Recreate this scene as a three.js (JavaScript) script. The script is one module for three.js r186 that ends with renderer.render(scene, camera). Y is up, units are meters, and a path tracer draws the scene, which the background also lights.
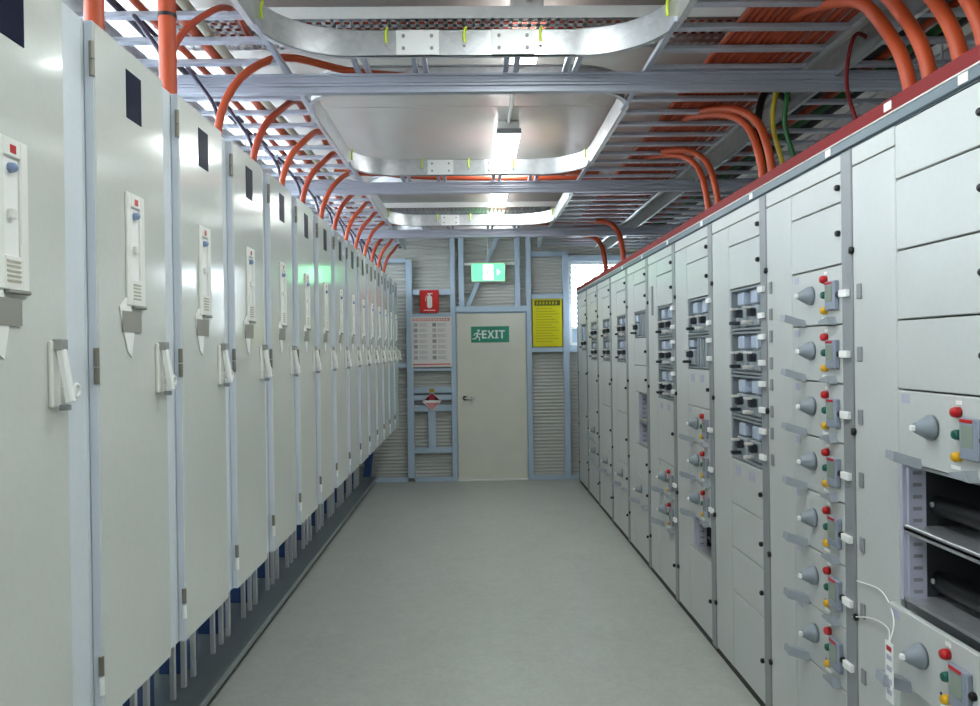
import * as THREE from 'three';
import { mergeGeometries, toCreasedNormals } from 'three/addons/utils/BufferGeometryUtils.js';
import { RectAreaLightUniformsLib } from 'three/addons/lights/RectAreaLightUniformsLib.js';

// ---------- camera, sky, exposure ----------
const scene = new THREE.Scene();
const camera = new THREE.PerspectiveCamera(2 * Math.atan(353 / 800) * 180 / Math.PI, 980 / 706, 0.05, 100);
camera.position.set(0, 1.58, 0);
camera.rotation.order = 'YXZ';
camera.rotation.set(-3 / 800, -16 / 800, -0.014);
scene.add(camera);
scene.background = new THREE.Color().setRGB(0.80, 0.91, 1.0);      // overcast daylight
scene.backgroundIntensity = 15;
const LAMP = 26, LAMP_GLOW = 6;                                     // fluorescent battens
const renderer = new THREE.WebGLRenderer();
renderer.toneMapping = THREE.LinearToneMapping;
renderer.toneMappingExposure = 0.96;
renderer.shadowMap.enabled = true;
RectAreaLightUniformsLib.init();

// ---------- helpers ----------
let seed = 12345;
const rnd = () => ((seed = (seed * 1664525 + 1013904223) >>> 0) / 4294967296);
const used = {};
function numbered(n) {
  used[n] = (used[n] ?? -1) + 1;
  return used[n] ? n + '_' + String(used[n]).padStart(3, '0') : n;
}
function uvMetres(g) {                                              // box projection, 1 uv unit = 1 metre
  const p = g.attributes.position, n = g.attributes.normal, uv = new Float32Array(p.count * 2);
  for (let i = 0; i < p.count; i++) {
    const ax = Math.abs(n.getX(i)), ay = Math.abs(n.getY(i)), az = Math.abs(n.getZ(i));
    const x = p.getX(i), y = p.getY(i), z = p.getZ(i);
    const [u, v] = ax >= ay && ax >= az ? [z, y] : ay >= az ? [x, z] : [x, y];
    uv[2 * i] = u; uv[2 * i + 1] = v;
  }
  g.setAttribute('uv', new THREE.BufferAttribute(uv, 2));
  return g;
}
const cache = new Map();
function cbox(x0, x1, y0, y1, z0, z1, c = 0) {                      // box with chamfered edges
  const key = [x0, x1, y0, y1, z0, z1, c].map((v) => v.toFixed(5)).join();
  if (cache.has(key)) return cache.get(key);
  const lo = [Math.min(x0, x1), Math.min(y0, y1), Math.min(z0, z1)], hi = [Math.max(x0, x1), Math.max(y0, y1), Math.max(z0, z1)];
  c = Math.min(c, ...[0, 1, 2].map((k) => (hi[k] - lo[k]) * 0.45));
  const pos = [], mid = lo.map((v, k) => (v + hi[k]) / 2);
  const pt = (s, f) => s.map((q, k) => (q > 0 ? hi[k] - (k === f ? 0 : c) : lo[k] + (k === f ? 0 : c)));
  const tri = (a, b, d) => {
    const ab = b.map((v, k) => v - a[k]), ad = d.map((v, k) => v - a[k]);
    const n = [ab[1] * ad[2] - ab[2] * ad[1], ab[2] * ad[0] - ab[0] * ad[2], ab[0] * ad[1] - ab[1] * ad[0]];
    const out = n.reduce((t, v, k) => t + v * ((a[k] + b[k] + d[k]) / 3 - mid[k]), 0);
    pos.push(...a, ...(out > 0 ? [...b, ...d] : [...d, ...b]));
  };
  const quad = (a, b, d, e) => { tri(a, b, d); tri(a, d, e); };
  for (let f = 0; f < 3; f++) for (const s of [-1, 1]) {
    const [g, h] = [(f + 1) % 3, (f + 2) % 3];
    const q = [[-1, -1], [1, -1], [1, 1], [-1, 1]].map(([a, b]) => { const v = [0, 0, 0]; v[f] = s; v[g] = a; v[h] = b; return pt(v, f); });
    quad(...q);
  }
  if (c > 0) {
    for (let e = 0; e < 3; e++) for (const a of [-1, 1]) for (const b of [-1, 1]) {
      const [g, h] = [(e + 1) % 3, (e + 2) % 3];
      const v = (t) => { const r = [0, 0, 0]; r[e] = t; r[g] = a; r[h] = b; return r; };
      quad(pt(v(-1), g), pt(v(1), g), pt(v(1), h), pt(v(-1), h));
    }
    for (const a of [-1, 1]) for (const b of [-1, 1]) for (const d of [-1, 1]) tri(pt([a, b, d], 0), pt([a, b, d], 1), pt([a, b, d], 2));
  }
  const g = new THREE.BufferGeometry();
  g.setAttribute('position', new THREE.Float32BufferAttribute(pos, 3));
  g.computeVertexNormals();
  uvMetres(g); cache.set(key, g);
  return g;
}
// (x, y, depth) ranges; depth d runs away from the camera, z = -d
const D = (x0, x1, y0, y1, d0, d1, c = 0) => cbox(x0, x1, y0, y1, -d0, -d1, c);
function merged(geos) {
  if (!Array.isArray(geos)) return geos;
  if (geos.length === 1) return geos[0];
  return mergeGeometries(geos.map((g) => {
    let h = g.index ? g.toNonIndexed() : g;
    if (Object.keys(h.attributes).length > 3) { h = h.clone(); for (const k of Object.keys(h.attributes)) if (!['position', 'normal', 'uv'].includes(k)) h.deleteAttribute(k); }
    return h;
  }));
}
function mesh(name, geos, mat, parent) {
  const m = new THREE.Mesh(merged(geos), mat);
  m.name = parent ? name : numbered(name);
  m.castShadow = m.receiveShadow = true;
  (parent ?? scene).add(m);
  return m;
}
function tag(o, label, category, group) {
  o.userData.label = label; o.userData.category = category;
  if (group) o.userData.group = group;
  return o;
}
function thing(name, label, category, x, y, d, group) {
  const g = new THREE.Group();
  g.name = numbered(name); g.position.set(x, y, -d); scene.add(g);
  return tag(g, label, category, group);
}
function struct(name, geos, mat) {
  const m = mesh(name, geos, mat);
  m.userData.kind = 'structure';
  return m;
}
const ORD = ['', 'first', 'second', 'third', 'fourth', 'fifth', 'sixth', 'seventh', 'eighth', 'ninth', 'tenth', 'eleventh', 'twelfth', 'thirteenth', 'fourteenth', 'fifteenth', 'sixteenth'];
function tube(pts, r, seg = 40, rad = 9) {                          // pts as (x, y, depth)
  const c = new THREE.CatmullRomCurve3(pts.map(([x, y, d]) => new THREE.Vector3(x, y, -d)), false, 'centripetal');
  return new THREE.TubeGeometry(c, seg, r, rad, false);
}
function rod(a, b, r, n = 8) {                                      // straight capped bar between two points (x, y, depth)
  const A = new THREE.Vector3(a[0], a[1], -a[2]), Bq = new THREE.Vector3(b[0], b[1], -b[2]);
  const g = new THREE.CylinderGeometry(r, r, A.distanceTo(Bq), n);
  g.applyQuaternion(new THREE.Quaternion().setFromUnitVectors(new THREE.Vector3(0, 1, 0), Bq.clone().sub(A).normalize()));
  g.translate((A.x + Bq.x) / 2, (A.y + Bq.y) / 2, (A.z + Bq.z) / 2);
  return g;
}
function outLathe(s, prof, o, y, d, n = 16) {                       // turned about the axis that points into the aisle
  const g = new THREE.LatheGeometry(prof.map(([r, h]) => new THREE.Vector2(r, h)), n);
  g.rotateZ(-s * Math.PI / 2); g.translate(s * o, y, -d);
  return g;
}
function plate(pts, d0, d1) {                                       // outline in (x, y), thickness in depth
  const g = new THREE.ExtrudeGeometry(new THREE.Shape(pts.map(([x, y]) => new THREE.Vector2(x, y))), { depth: d1 - d0, bevelEnabled: false });
  g.translate(0, 0, -d1);
  return g;
}
function sidePlate(s, pts, o0, o1) {                                // outline in (depth, y), thickness into the aisle
  const g = new THREE.ExtrudeGeometry(new THREE.Shape(pts.map(([d, y]) => new THREE.Vector2(d, y))), { depth: o1 - o0, bevelEnabled: false });
  g.rotateY(Math.PI / 2);                                           // shape x -> -z, extrusion z -> +x
  g.translate(s > 0 ? o0 : -o1, 0, 0);
  return g;
}
function slab(pts, y0, y1) {                                        // outline in (x, depth), height in y
  const g = new THREE.ExtrudeGeometry(new THREE.Shape(pts.map(([x, d]) => new THREE.Vector2(x, d))), { depth: y1 - y0, bevelEnabled: false, curveSegments: 4 });
  g.rotateX(-Math.PI / 2); g.translate(0, y0, 0);
  return g;
}

// ---------- textures and materials ----------
function noiseTex(size, fn, repeat, srgb = true) {
  const data = new Uint8Array(size * size * 4);
  for (let j = 0; j < size; j++) for (let i = 0; i < size; i++) {
    const v = Math.max(0, Math.min(255, Math.round(255 * fn(i, j)))), k = 4 * (j * size + i);
    data[k] = data[k + 1] = data[k + 2] = v; data[k + 3] = 255;
  }
  const t = new THREE.DataTexture(data, size, size);
  t.wrapS = t.wrapT = THREE.RepeatWrapping; t.magFilter = THREE.LinearFilter; t.minFilter = THREE.LinearMipmapLinearFilter; t.generateMipmaps = true;
  t.repeat.set(repeat, repeat); t.needsUpdate = true;
  if (srgb) t.colorSpace = THREE.SRGBColorSpace;
  return t;
}
function lattice(n) { const a = new Float32Array(n * n).map(() => rnd()); return a; }
function valueNoise(n, size) {
  const a = lattice(n);
  return (i, j) => {
    const x = i / size * n, y = j / size * n, x0 = Math.floor(x), y0 = Math.floor(y), f = (t) => t * t * (3 - 2 * t), u = f(x - x0), v = f(y - y0);
    const g = (p, q) => a[(q % n) * n + (p % n)];
    return (g(x0, y0) * (1 - u) + g(x0 + 1, y0) * u) * (1 - v) + (g(x0, y0 + 1) * (1 - u) + g(x0 + 1, y0 + 1) * u) * v;
  };
}
const nA = valueNoise(8, 256), nB = valueNoise(32, 256), nC = valueNoise(128, 256);
const paintTex = noiseTex(256, (i, j) => 0.965 + 0.02 * nA(i, j) + 0.015 * nC(i, j), 0.9);
const paintBump = noiseTex(256, (i, j) => 0.5 * nB(i, j) + 0.5 * nC(i, j), 3, false);
const floorTex = noiseTex(256, (i, j) => 0.9 + 0.02 * nA(i, j) + 0.03 * nB(i, j) + 0.05 * nC(i, j), 0.6);
const floorRough = noiseTex(256, (i, j) => 0.86 + 0.07 * nA(i, j) + 0.07 * nB(i, j), 0.45, false);
const spots = Array.from({ length: 150 }, () => [rnd() * 256, rnd() * 256, rnd()]);
const zincTex = noiseTex(256, (i, j) => {                            // zinc spangle
  let best = 1e9, t = 0;
  for (const [x, y, v] of spots) { let dx = Math.abs(x - i), dy = Math.abs(y - j); dx = Math.min(dx, 256 - dx); dy = Math.min(dy, 256 - dy); const q = dx * dx + dy * dy; if (q < best) { best = q; t = v; } }
  return 0.9 + 0.06 * t + 0.04 * nC(i, j);
}, 3.4);
const std = (color, roughness = 0.5, extra = {}) => new THREE.MeshStandardMaterial({ color, roughness, ...extra });
const paint = (color, roughness) => std(color, roughness, { map: paintTex, bumpMap: paintBump, bumpScale: 0.00012 });
const M = {
  floor: std('#bcbfb8', 0.40, { map: floorTex, roughnessMap: floorRough }),
  ceiling: paint('#d8d5d0', 0.2),
  clad: paint('#c6c6c0', 0.5),
  sideWall: paint('#cfd0ca', 0.6),
  blue: paint('#bccfe2', 0.45),
  darkBlue: paint('#46639f', 0.45),
  door: paint('#e5e3d6', 0.45),
  cabinet: std('#d6d9d3', 0.12, { map: paintTex }),
  cabinetFrame: paint('#dfe6ec', 0.3),
  doorEdgeSheen: std('#d9dfea', 0.4),  // bluish reflection on the cabinet door edges, put into the colour
  panel: paint('#c8cbc9', 0.34),
  post: paint('#8f9295', 0.4),
  railGrey: paint('#6d7a82', 0.4),
  railRed: paint('#7d080e', 0.7),
  lightLine: std('#d8d5d0', 0.4),
  zinc: std('#d3d5d8', 0.36, { metalness: 0.75, map: zincTex }),
  strut: std('#b3b7c4', 0.42, { metalness: 0.35, map: paintTex }),
  zincPlate: std('#f2f2f0', 0.45, { metalness: 0.1, map: paintTex }),
  steel: std('#b9b9b6', 0.3, { metalness: 0.8 }),
  hinge: std('#8c877c', 0.35, { metalness: 0.5 }),
  dark: std('#14161a', 0.5),
  navy: new THREE.MeshPhysicalMaterial({ color: '#0d1530', roughness: 0.4, specularIntensity: 0.12 }),
  black: std('#101114', 0.4),
  toggle: std('#2a2e36', 0.4),
  keypad: std('#eeeee8', 0.4),
  keypadSlot: std('#f6f6f4', 0.45),
  bluegrey: std('#8d9fc4', 0.35),
  tape: std('#96958e', 0.8),
  paper: std('#f3f3f1', 0.8),
  lavender: std('#b6b8c9', 0.6),
  knobGrey: std('#8b949d', 0.42),
  flapGrey: std('#9aa1a8', 0.45),
  screenBody: std('#8c94a4', 0.4),
  screen: std('#8d988c', 0.15),
  red: std('#c0121a', 0.35),
  green: std('#0f5f50', 0.35),
  yellow: std('#e2ac10', 0.35),
  orange: std('#b3471f', 0.5),
  orangeDeep: std('#a53c1b', 0.5),
  purple: std('#352c42', 0.5),
  earthYellow: std('#b59a1c', 0.5),
  earthGreen: std('#24602d', 0.5),
  earthStrap: std('#cfe23a', 0.5),
  beige: std('#b9b5a3', 0.6),
  module: std('#8a9298', 0.4),
  breaker: std('#9aa3aa', 0.3),
  cover: std('#b7c3d6', 0.15),
  plinth: paint('#8b9595', 0.3),
  under: std('#2b2d30', 0.7),
  signRed: std('#cf2018', 0.45),
  white: std('#f4f4f2', 0.5),
  glass: new THREE.MeshPhysicalMaterial({ color: '#ffffff', roughness: 0.02, transmission: 1, thickness: 0, ior: 1.45 }),
  slat: new THREE.MeshPhysicalMaterial({ color: '#f2f4f4', roughness: 0.9, transmission: 0.12, thickness: 0 }),
  lamp: std('#ffffff', 0.5, { emissive: '#ffffff', emissiveIntensity: LAMP_GLOW }),
};
function canvasMat(w, h, draw, extra = {}, roughness = 0.5) {
  const c = document.createElement('canvas'); c.width = w; c.height = h;
  draw(c.getContext('2d'), w, h);
  const t = new THREE.CanvasTexture(c); t.colorSpace = THREE.SRGBColorSpace;
  return new THREE.MeshStandardMaterial({ map: t, roughness, ...(extra.glow ? { emissive: '#ffffff', emissiveMap: t, emissiveIntensity: extra.glow } : {}) });
}
function print(name, w, h, mat, x, y, d, parent) {                   // a flat print facing the camera end of the room
  const m = mesh(name, new THREE.PlaneGeometry(w, h), mat, parent);
  m.position.set(x, y, -d);
  return m;
}

// ---------- the room ----------
const XW0 = -1.95, XW1 = 2.25, HC = 3.1, DB = 9.8, DF = -1.6;
struct('floor', [D(XW0 - 0.1, XW1 + 0.1, -0.1, 0, DF - 0.1, DB + 0.1)], M.floor);
const ceiling = struct('ceiling', [D(XW0 - 0.1, XW1 + 0.1, HC + 0.012, HC + 0.1, DF - 0.1, DB + 0.1)], M.ceiling);
for (const [a, b] of [[DF, 0.2], [0.2, 2.6], [2.6, 5.0], [5.0, 7.4], [7.4, DB]]) mesh('ceiling_sheet', [D(XW0, XW1, HC, HC + 0.011, a + 0.003, b - 0.003, 0.002)], M.ceiling, ceiling);
struct('wall_front', [D(XW0 - 0.1, XW1 + 0.1, 0, HC, DF - 0.1, DF)], M.sideWall);
const bays = [[-1.3, 0.5], [0.8, 2.6], [2.9, 4.7], [5.0, 6.8], [7.1, 8.9]];
let wn = 2;
struct('wall_right', [D(XW1, XW1 + 0.1, 0, HC, DF, DB)], M.sideWall);
for (const [side, x0, x1, y0] of [['left', XW0 - 0.1, XW0, 2.4]]) {
  const y1 = 3.02, g = [D(x0, x1, 0, y0, DF, DB), D(x0, x1, y1, HC, DF, DB)];
  let p = DF;
  for (const [a, b] of bays) { g.push(D(x0, x1, y0, y1, p, a)); p = b; }
  g.push(D(x0, x1, y0, y1, p, DB));
  struct('wall_' + side, g, M.sideWall);
  const xm = (x0 + x1) / 2;
  for (const [a, b] of bays) {
    const f = 0.035;
    const w = struct('window_' + wn++, [D(xm - 0.03, xm + 0.03, y0, y0 + f, a, b), D(xm - 0.03, xm + 0.03, y1 - f, y1, a, b), D(xm - 0.03, xm + 0.03, y0 + f, y1 - f, a, a + f), D(xm - 0.03, xm + 0.03, y0 + f, y1 - f, b - f, b), D(xm - 0.02, xm + 0.02, y0 + f, y1 - f, (a + b) / 2 - 0.015, (a + b) / 2 + 0.015)], M.white);
    for (const [q, r] of [[a + f, (a + b) / 2 - 0.015], [(a + b) / 2 + 0.015, b - f]]) mesh('pane', [D(xm - 0.002, xm + 0.002, y0 + f, y1 - f, q, r)], M.glass, w);
  }
}
// back wall: ribbed cladding behind a blue steel frame, a door opening and a louvred window
const DW = 9.7;
const holes = { door: [-0.215, 0.638, 0, 2.03], win: [1.165, 2.1, 1.62, 2.62] };
const backZones = [[XW0, -0.215, 0, HC], [-0.215, 0.638, 2.03, HC], [0.638, 1.165, 0, HC], [1.165, 2.1, 0, 1.62], [1.165, 2.1, 2.62, HC], [2.1, XW1, 0, HC]];
const wallBack = struct('wall_back', backZones.map(([a, b, c, e]) => D(a, b, c, e, DB, DB + 0.1)), M.sideWall);
function ribs(x0, x1, y0, y1) {
  const n = Math.round((y1 - y0) / 0.0066), g = new THREE.PlaneGeometry(x1 - x0, y1 - y0, 1, n), p = g.attributes.position;
  for (let i = 0; i < p.count; i++) { const y = p.getY(i) + (y0 + y1) / 2; p.setXYZ(i, p.getX(i) + (x0 + x1) / 2, y, 0.0045 * Math.sin(y / 0.042 * 2 * Math.PI) - DW - 0.075); }
  g.computeVertexNormals();
  return uvMetres(g.toNonIndexed());
}
for (const [a, b, c, e] of backZones) mesh('cladding_sheet', [ribs(a, b, c, e)], M.clad, wallBack);
const stud = (x0, x1, y0, y1, name = 'stud', o = 0) => mesh(name, [D(x0, x1, y0, y1, DW - 0.035 - o, DW + 0.045, 0.003)], M.blue, wallBack);
stud(-0.815, -0.735, 0.05, 2.68); stud(-0.278, -0.218, 0, 2.95); stud(0.641, 0.701, 0, 2.95); stud(1.085, 1.16, 0, 2.71);
stud(-0.174, -0.108, 2.11, 2.95); stud(0.505, 0.572, 2.11, 2.95);
stud(-1.93, -0.815, 0, 0.05, 'bottom_plate'); stud(-0.735, -0.278, 0, 0.05, 'bottom_plate'); stud(0.701, 1.085, 0, 0.05, 'bottom_plate'); stud(1.16, 2.2, 0, 0.05, 'bottom_plate');
stud(-0.218, 0.641, 2.04, 2.11, 'header'); stud(-1.93, 2.2, 2.95, 3.02, 'top_plate');
for (const [y0, y1] of [[2.255, 2.318], [1.96, 2.035], [1.335, 1.372], [1.07, 1.14], [0.985, 1.045], [0.85, 0.925], [0.345, 0.41]]) stud(-0.735, -0.278, y0, y1, 'nogging', -0.01);
stud(-0.567, -0.475, 0.41, 0.85, 'stud', -0.015);
for (const [y0, y1] of [[2.19, 2.25], [1.548, 1.607]]) stud(0.701, 1.085, y0, y1, 'nogging', -0.01);
stud(1.16, 2.2, 2.64, 2.71, 'header'); stud(0.701, 1.16, 2.71, 2.76, 'nogging', -0.01);
stud(1.16, 2.2, 1.54, 1.62, 'nogging', -0.01); stud(-1.93, -0.815, 1.38, 1.43, 'nogging', -0.01); stud(-1.93, -0.815, 2.65, 2.7, 'nogging', -0.01);
mesh('brace', [plate([[-0.095, 2.11], [-0.04, 2.11], [0.325, 2.95], [0.27, 2.95]], DW + 0.0, DW + 0.04)], M.blue, wallBack);
mesh('brace', [plate([[-1.36, 0.05], [-1.27, 0.05], [-1.17, 0.9], [-1.26, 0.9]], DW - 0.02, DW + 0.03)], M.darkBlue, wallBack);
mesh('conduit', [rod([-0.4, 2.28, DW + 0.02], [0.0, 2.28, DW + 0.02], 0.012)], M.steel, wallBack);
// exit door
for (const [a, b2, c2, e2] of [[-0.23, -0.19, 0, 2.04], [0.615, 0.65, 0, 2.04], [-0.19, 0.615, 2.005, 2.04]]) mesh('door_stop', [D(a, b2, c2, e2, DW + 0.022, DB + 0.05)], M.blue, wallBack);
const door1 = struct('door_1', [D(-0.208, 0.632, 0.022, 2.022, DW - 0.02, DW + 0.02, 0.004)], M.door);
mesh('sill', [D(-0.215, 0.638, 0, 0.021, DW - 0.05, DW + 0.12, 0.003)], M.white, door1);
{
  const h = mesh('lever_handle', [outLathe(1, [[0, 0], [0.03, 0], [0.03, 0.012], [0.022, 0.02], [0, 0.02]], 0, 0, 0).rotateY(Math.PI / 2), rod([0, 0, 0.0], [0, 0, -0.05], 0.011), rod([-0.005, 0, -0.05], [0.115, 0, -0.05], 0.011)], M.steel, door1);
  h.position.set(-0.115, 1.0, -DW + 0.02);
  mesh('lock_cylinder', [rod([-0.04, 1.0, DW - 0.05], [-0.04, 1.0, DW - 0.02], 0.014)], M.dark, door1);
}
function runner(c, x, y, s, col) {                                   // running figure pictogram
  c.strokeStyle = c.fillStyle = col; c.lineWidth = 0.16 * s; c.lineCap = 'round'; c.lineJoin = 'round';
  c.beginPath(); c.arc(x + 0.12 * s, y - 0.42 * s, 0.12 * s, 0, 7); c.fill();
  const l = (...p) => { c.beginPath(); c.moveTo(x + p[0] * s, y + p[1] * s); for (let i = 2; i < p.length; i += 2) c.lineTo(x + p[i] * s, y + p[i + 1] * s); c.stroke(); };
  l(0.05, -0.2, -0.05, 0.12); c.lineWidth = 0.1 * s; l(0.05, -0.2, 0.25, -0.05, 0.38, -0.12); l(0.05, -0.2, -0.2, -0.16, -0.3, 0.0); l(-0.05, 0.12, 0.18, 0.2, 0.2, 0.48); l(-0.05, 0.12, -0.18, 0.32, -0.42, 0.34);
}
const exitDecal = tag(mesh('exit_sticker', [D(-0.032, 0.428, 1.672, 1.866, DW - 0.023, DW - 0.0205)], M.green), 'green EXIT sticker with running figure on the beige door', 'sign');
print('exit_print', 0.46, 0.194, canvasMat(460, 194, (c, w, h) => {
  c.fillStyle = '#2e9478'; c.fillRect(0, 0, w, h); runner(c, 75, 105, 130, '#e8f4ee');
  c.fillStyle = '#f2f8f4'; c.font = 'bold 138px sans-serif'; c.fillText('EXIT', 118, 146, 300);
}), 0.198, 1.769, DW - 0.0235, exitDecal);
// illuminated exit sign on its bar
const exitBox = thing('exit_sign', 'lit green exit sign box hung from a white bar above the door', 'exit sign', 0.185, 2.4, DW - 0.06);
mesh('housing', [D(-0.206, 0.206, 0, 0.228, -0.03, 0.03, 0.006)], M.white, exitBox);
mesh('hanging_bar', [D(-0.35, 0.35, 0.205, 0.238, 0.03, 0.045, 0.002)], M.white, exitBox);
mesh('drop_tube', [rod([0, 0.238, 0.037], [0, 0.56, 0.037], 0.008)], M.steel, exitBox);
print('lit_face', 0.392, 0.205, canvasMat(392, 205, (c, w, h) => {
  c.fillStyle = '#56de82'; c.fillRect(0, 0, w, h); c.fillStyle = '#eafff2'; c.fillRect(135, 12, 120, 181); runner(c, 190, 105, 150, '#7df0b0');
  c.fillStyle = '#c9ffe0'; c.beginPath(); c.moveTo(345, 102); c.lineTo(300, 60); c.lineTo(300, 144); c.fill();
}, { glow: 2.6 }), 0, 0.114, -0.0305, exitBox);
{ const l = new THREE.RectAreaLight('#7dffb4', 2.5, 0.38, 0.19); l.position.set(0, 0.114, 0.034); l.rotation.y = Math.PI; exitBox.add(l); }
// signs on the frame
const fire = tag(mesh('fire_extinguisher_sign', [D(-0.643, -0.415, 2.037, 2.312, DW - 0.05, DW - 0.036, 0.004)], M.signRed), 'red sign with white fire extinguisher silhouette on blue wall frame', 'sign');
print('extinguisher_print', 0.2, 0.245, canvasMat(200, 245, (c, w, h) => {
  c.fillStyle = '#cf2018'; c.fillRect(0, 0, w, h); c.fillStyle = '#f7efec'; c.beginPath(); c.roundRect(72, 52, 62, 150, 26); c.fill(); c.fillRect(92, 28, 20, 30); c.fillRect(78, 22, 62, 14);
  c.strokeStyle = '#f7efec'; c.lineWidth = 7; c.beginPath(); c.moveTo(84, 40); c.quadraticCurveTo(52, 60, 56, 120); c.stroke(); c.fillRect(30, 224, 140, 9);
}), -0.529, 2.175, DW - 0.0505, fire);
const poster = tag(mesh('safety_poster', [D(-0.752, -0.268, 1.385, 1.99, DW - 0.045, DW - 0.037)], M.paper), 'white notice with red header and small print under the fire sign', 'poster');
print('notice_print', 0.476, 0.597, canvasMat(476, 597, (c, w, h) => {
  c.fillStyle = '#ebe6e3'; c.fillRect(0, 0, w, h); c.fillStyle = '#e2968f'; c.fillRect(16, 14, w - 32, 34);
  c.fillStyle = '#efe6e4'; for (let i = 0; i < 13; i++) c.fillRect(34 + i * 32, 22, 18, 18);
  for (let r = 0; r < 7; r++) for (let k = 0; k < 2; k++) {
    const x = 26 + k * 224, y = 70 + r * 66; c.fillStyle = ['#b9b3b8', '#9d999f', '#c7bfc0'][(r + k) % 3]; c.fillRect(x, y, 46, 44);
    c.fillStyle = '#b4afb2'; for (let l = 0; l < 3; l++) c.fillRect(x + 62, y + 6 + l * 14, 110 - 24 * ((l + r) % 2), 5);
  }
  c.fillStyle = '#df7f7c'; c.fillRect(10, h - 36, w - 20, 18);
}), -0.51, 1.688, DW - 0.0455, poster);
const yel = tag(mesh('warning_board', [D(0.716, 1.072, 1.61, 2.186, DW - 0.04, DW - 0.026)], M.yellow), 'bright yellow notice board with dark header on blue wall frame', 'sign');
print('warning_print', 0.35, 0.57, canvasMat(350, 570, (c, w, h) => {
  c.fillStyle = '#dcd400'; c.fillRect(0, 0, w, h); c.fillStyle = '#4a4a10'; c.fillRect(20, 12, w - 40, 64); c.fillStyle = '#b9b310'; for (let i = 0; i < 7; i++) c.fillRect(42 + i * 38, 26, 24, 36);
  c.fillStyle = '#a8a200'; for (let r = 0; r < 13; r++) c.fillRect(32, 108 + r * 33, 200 + 80 * ((r * 7) % 3) / 2, 7);
}), 0.894, 1.898, DW - 0.0405, yel);
const haz = tag(mesh('hazard_diamond', [plate([[-0.63, 0.97], [-0.515, 0.855], [-0.4, 0.97], [-0.515, 1.085]], DW - 0.05, DW - 0.036)], M.white), 'red and white diamond plate with two black spots on blue noggings', 'sign');
mesh('upper_field', [plate([[-0.613, 0.985], [-0.417, 0.985], [-0.515, 1.075]], DW - 0.052, DW - 0.05)], std('#a31f35', 0.5), haz);
mesh('lower_field', [plate([[-0.605, 0.955], [-0.515, 0.868], [-0.425, 0.955]], DW - 0.052, DW - 0.05)], std('#dd8f97', 0.5), haz);
for (const x of [-0.565, -0.465]) mesh('spot', [rod([x, 1.0, DW - 0.055], [x, 1.0, DW - 0.05], 0.018, 14)], M.black, haz);
mesh('hanger_tab', [D(-0.545, -0.485, 1.08, 1.12, DW - 0.048, DW - 0.038)], M.earthYellow, haz);
// louvred window in the back wall
const win1 = struct('window_1', [D(1.165, 1.2, 1.62, 2.64, DW + 0.03, DW + 0.1, 0.003), D(2.065, 2.1, 1.62, 2.64, DW + 0.03, DW + 0.1, 0.003), D(1.2, 2.065, 2.605, 2.64, DW + 0.03, DW + 0.1, 0.003), D(1.2, 2.065, 1.62, 1.655, DW + 0.03, DW + 0.1, 0.003), D(1.2, 2.065, 1.82, 1.855, DW + 0.03, DW + 0.1, 0.003)], M.white);
for (let i = 0; i < 12; i++) { const s = mesh('slat', [cbox(-0.43, 0.43, -0.027, 0.027, -0.002, 0.002)], M.slat, win1); s.position.set(1.6325, 1.89 + i * 0.0625, -DW - 0.075); s.rotation.x = -1.05; }
mesh('lower_panel', [D(1.2, 2.065, 1.655, 1.82, DW + 0.06, DW + 0.07)], M.blue, win1);

// ---------- ceiling lights ----------
const lightAt = [-0.3, 1.6, 3.45, 5.3, 7.25], lightLen = [1.25, 1.25, 0.93, 1.25, 1.25];
lightAt.forEach((d, i) => {
  const L = lightLen[i];
  const l = thing('ceiling_light', 'white fluorescent batten under the ceiling, ' + ORD[5 - i] + ' from the exit wall', 'light', 0.252, 3.0, d, 'ceiling battens');
  mesh('housing', [D(-0.07, 0.07, 0.035, 0.1, 0.0, L, 0.008)], M.white, l);
  mesh('end_cap', [D(-0.082, 0.082, 0.012, 0.045, -0.01, 0.004, 0.004)], M.post, l);
  mesh('end_cap', [D(-0.082, 0.082, 0.012, 0.045, L - 0.004, L + 0.01, 0.004)], M.post, l);
  mesh('diffuser', [D(-0.08, 0.08, 0.002, 0.042, 0.004, L - 0.004, 0.012)], M.lamp, l);
  const r = new THREE.RectAreaLight('#f1fbf8', LAMP, 0.155, L - 0.01);
  r.position.set(0, -0.003, -L / 2); r.rotation.x = -Math.PI / 2; l.add(r);
});
tag(mesh('ceiling_conduit', [rod([0.252, HC - 0.013, -1.5], [0.252, HC - 0.013, 7.3], 0.0125)], M.white), 'white conduit on the ceiling running from batten to batten', 'conduit');

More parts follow.
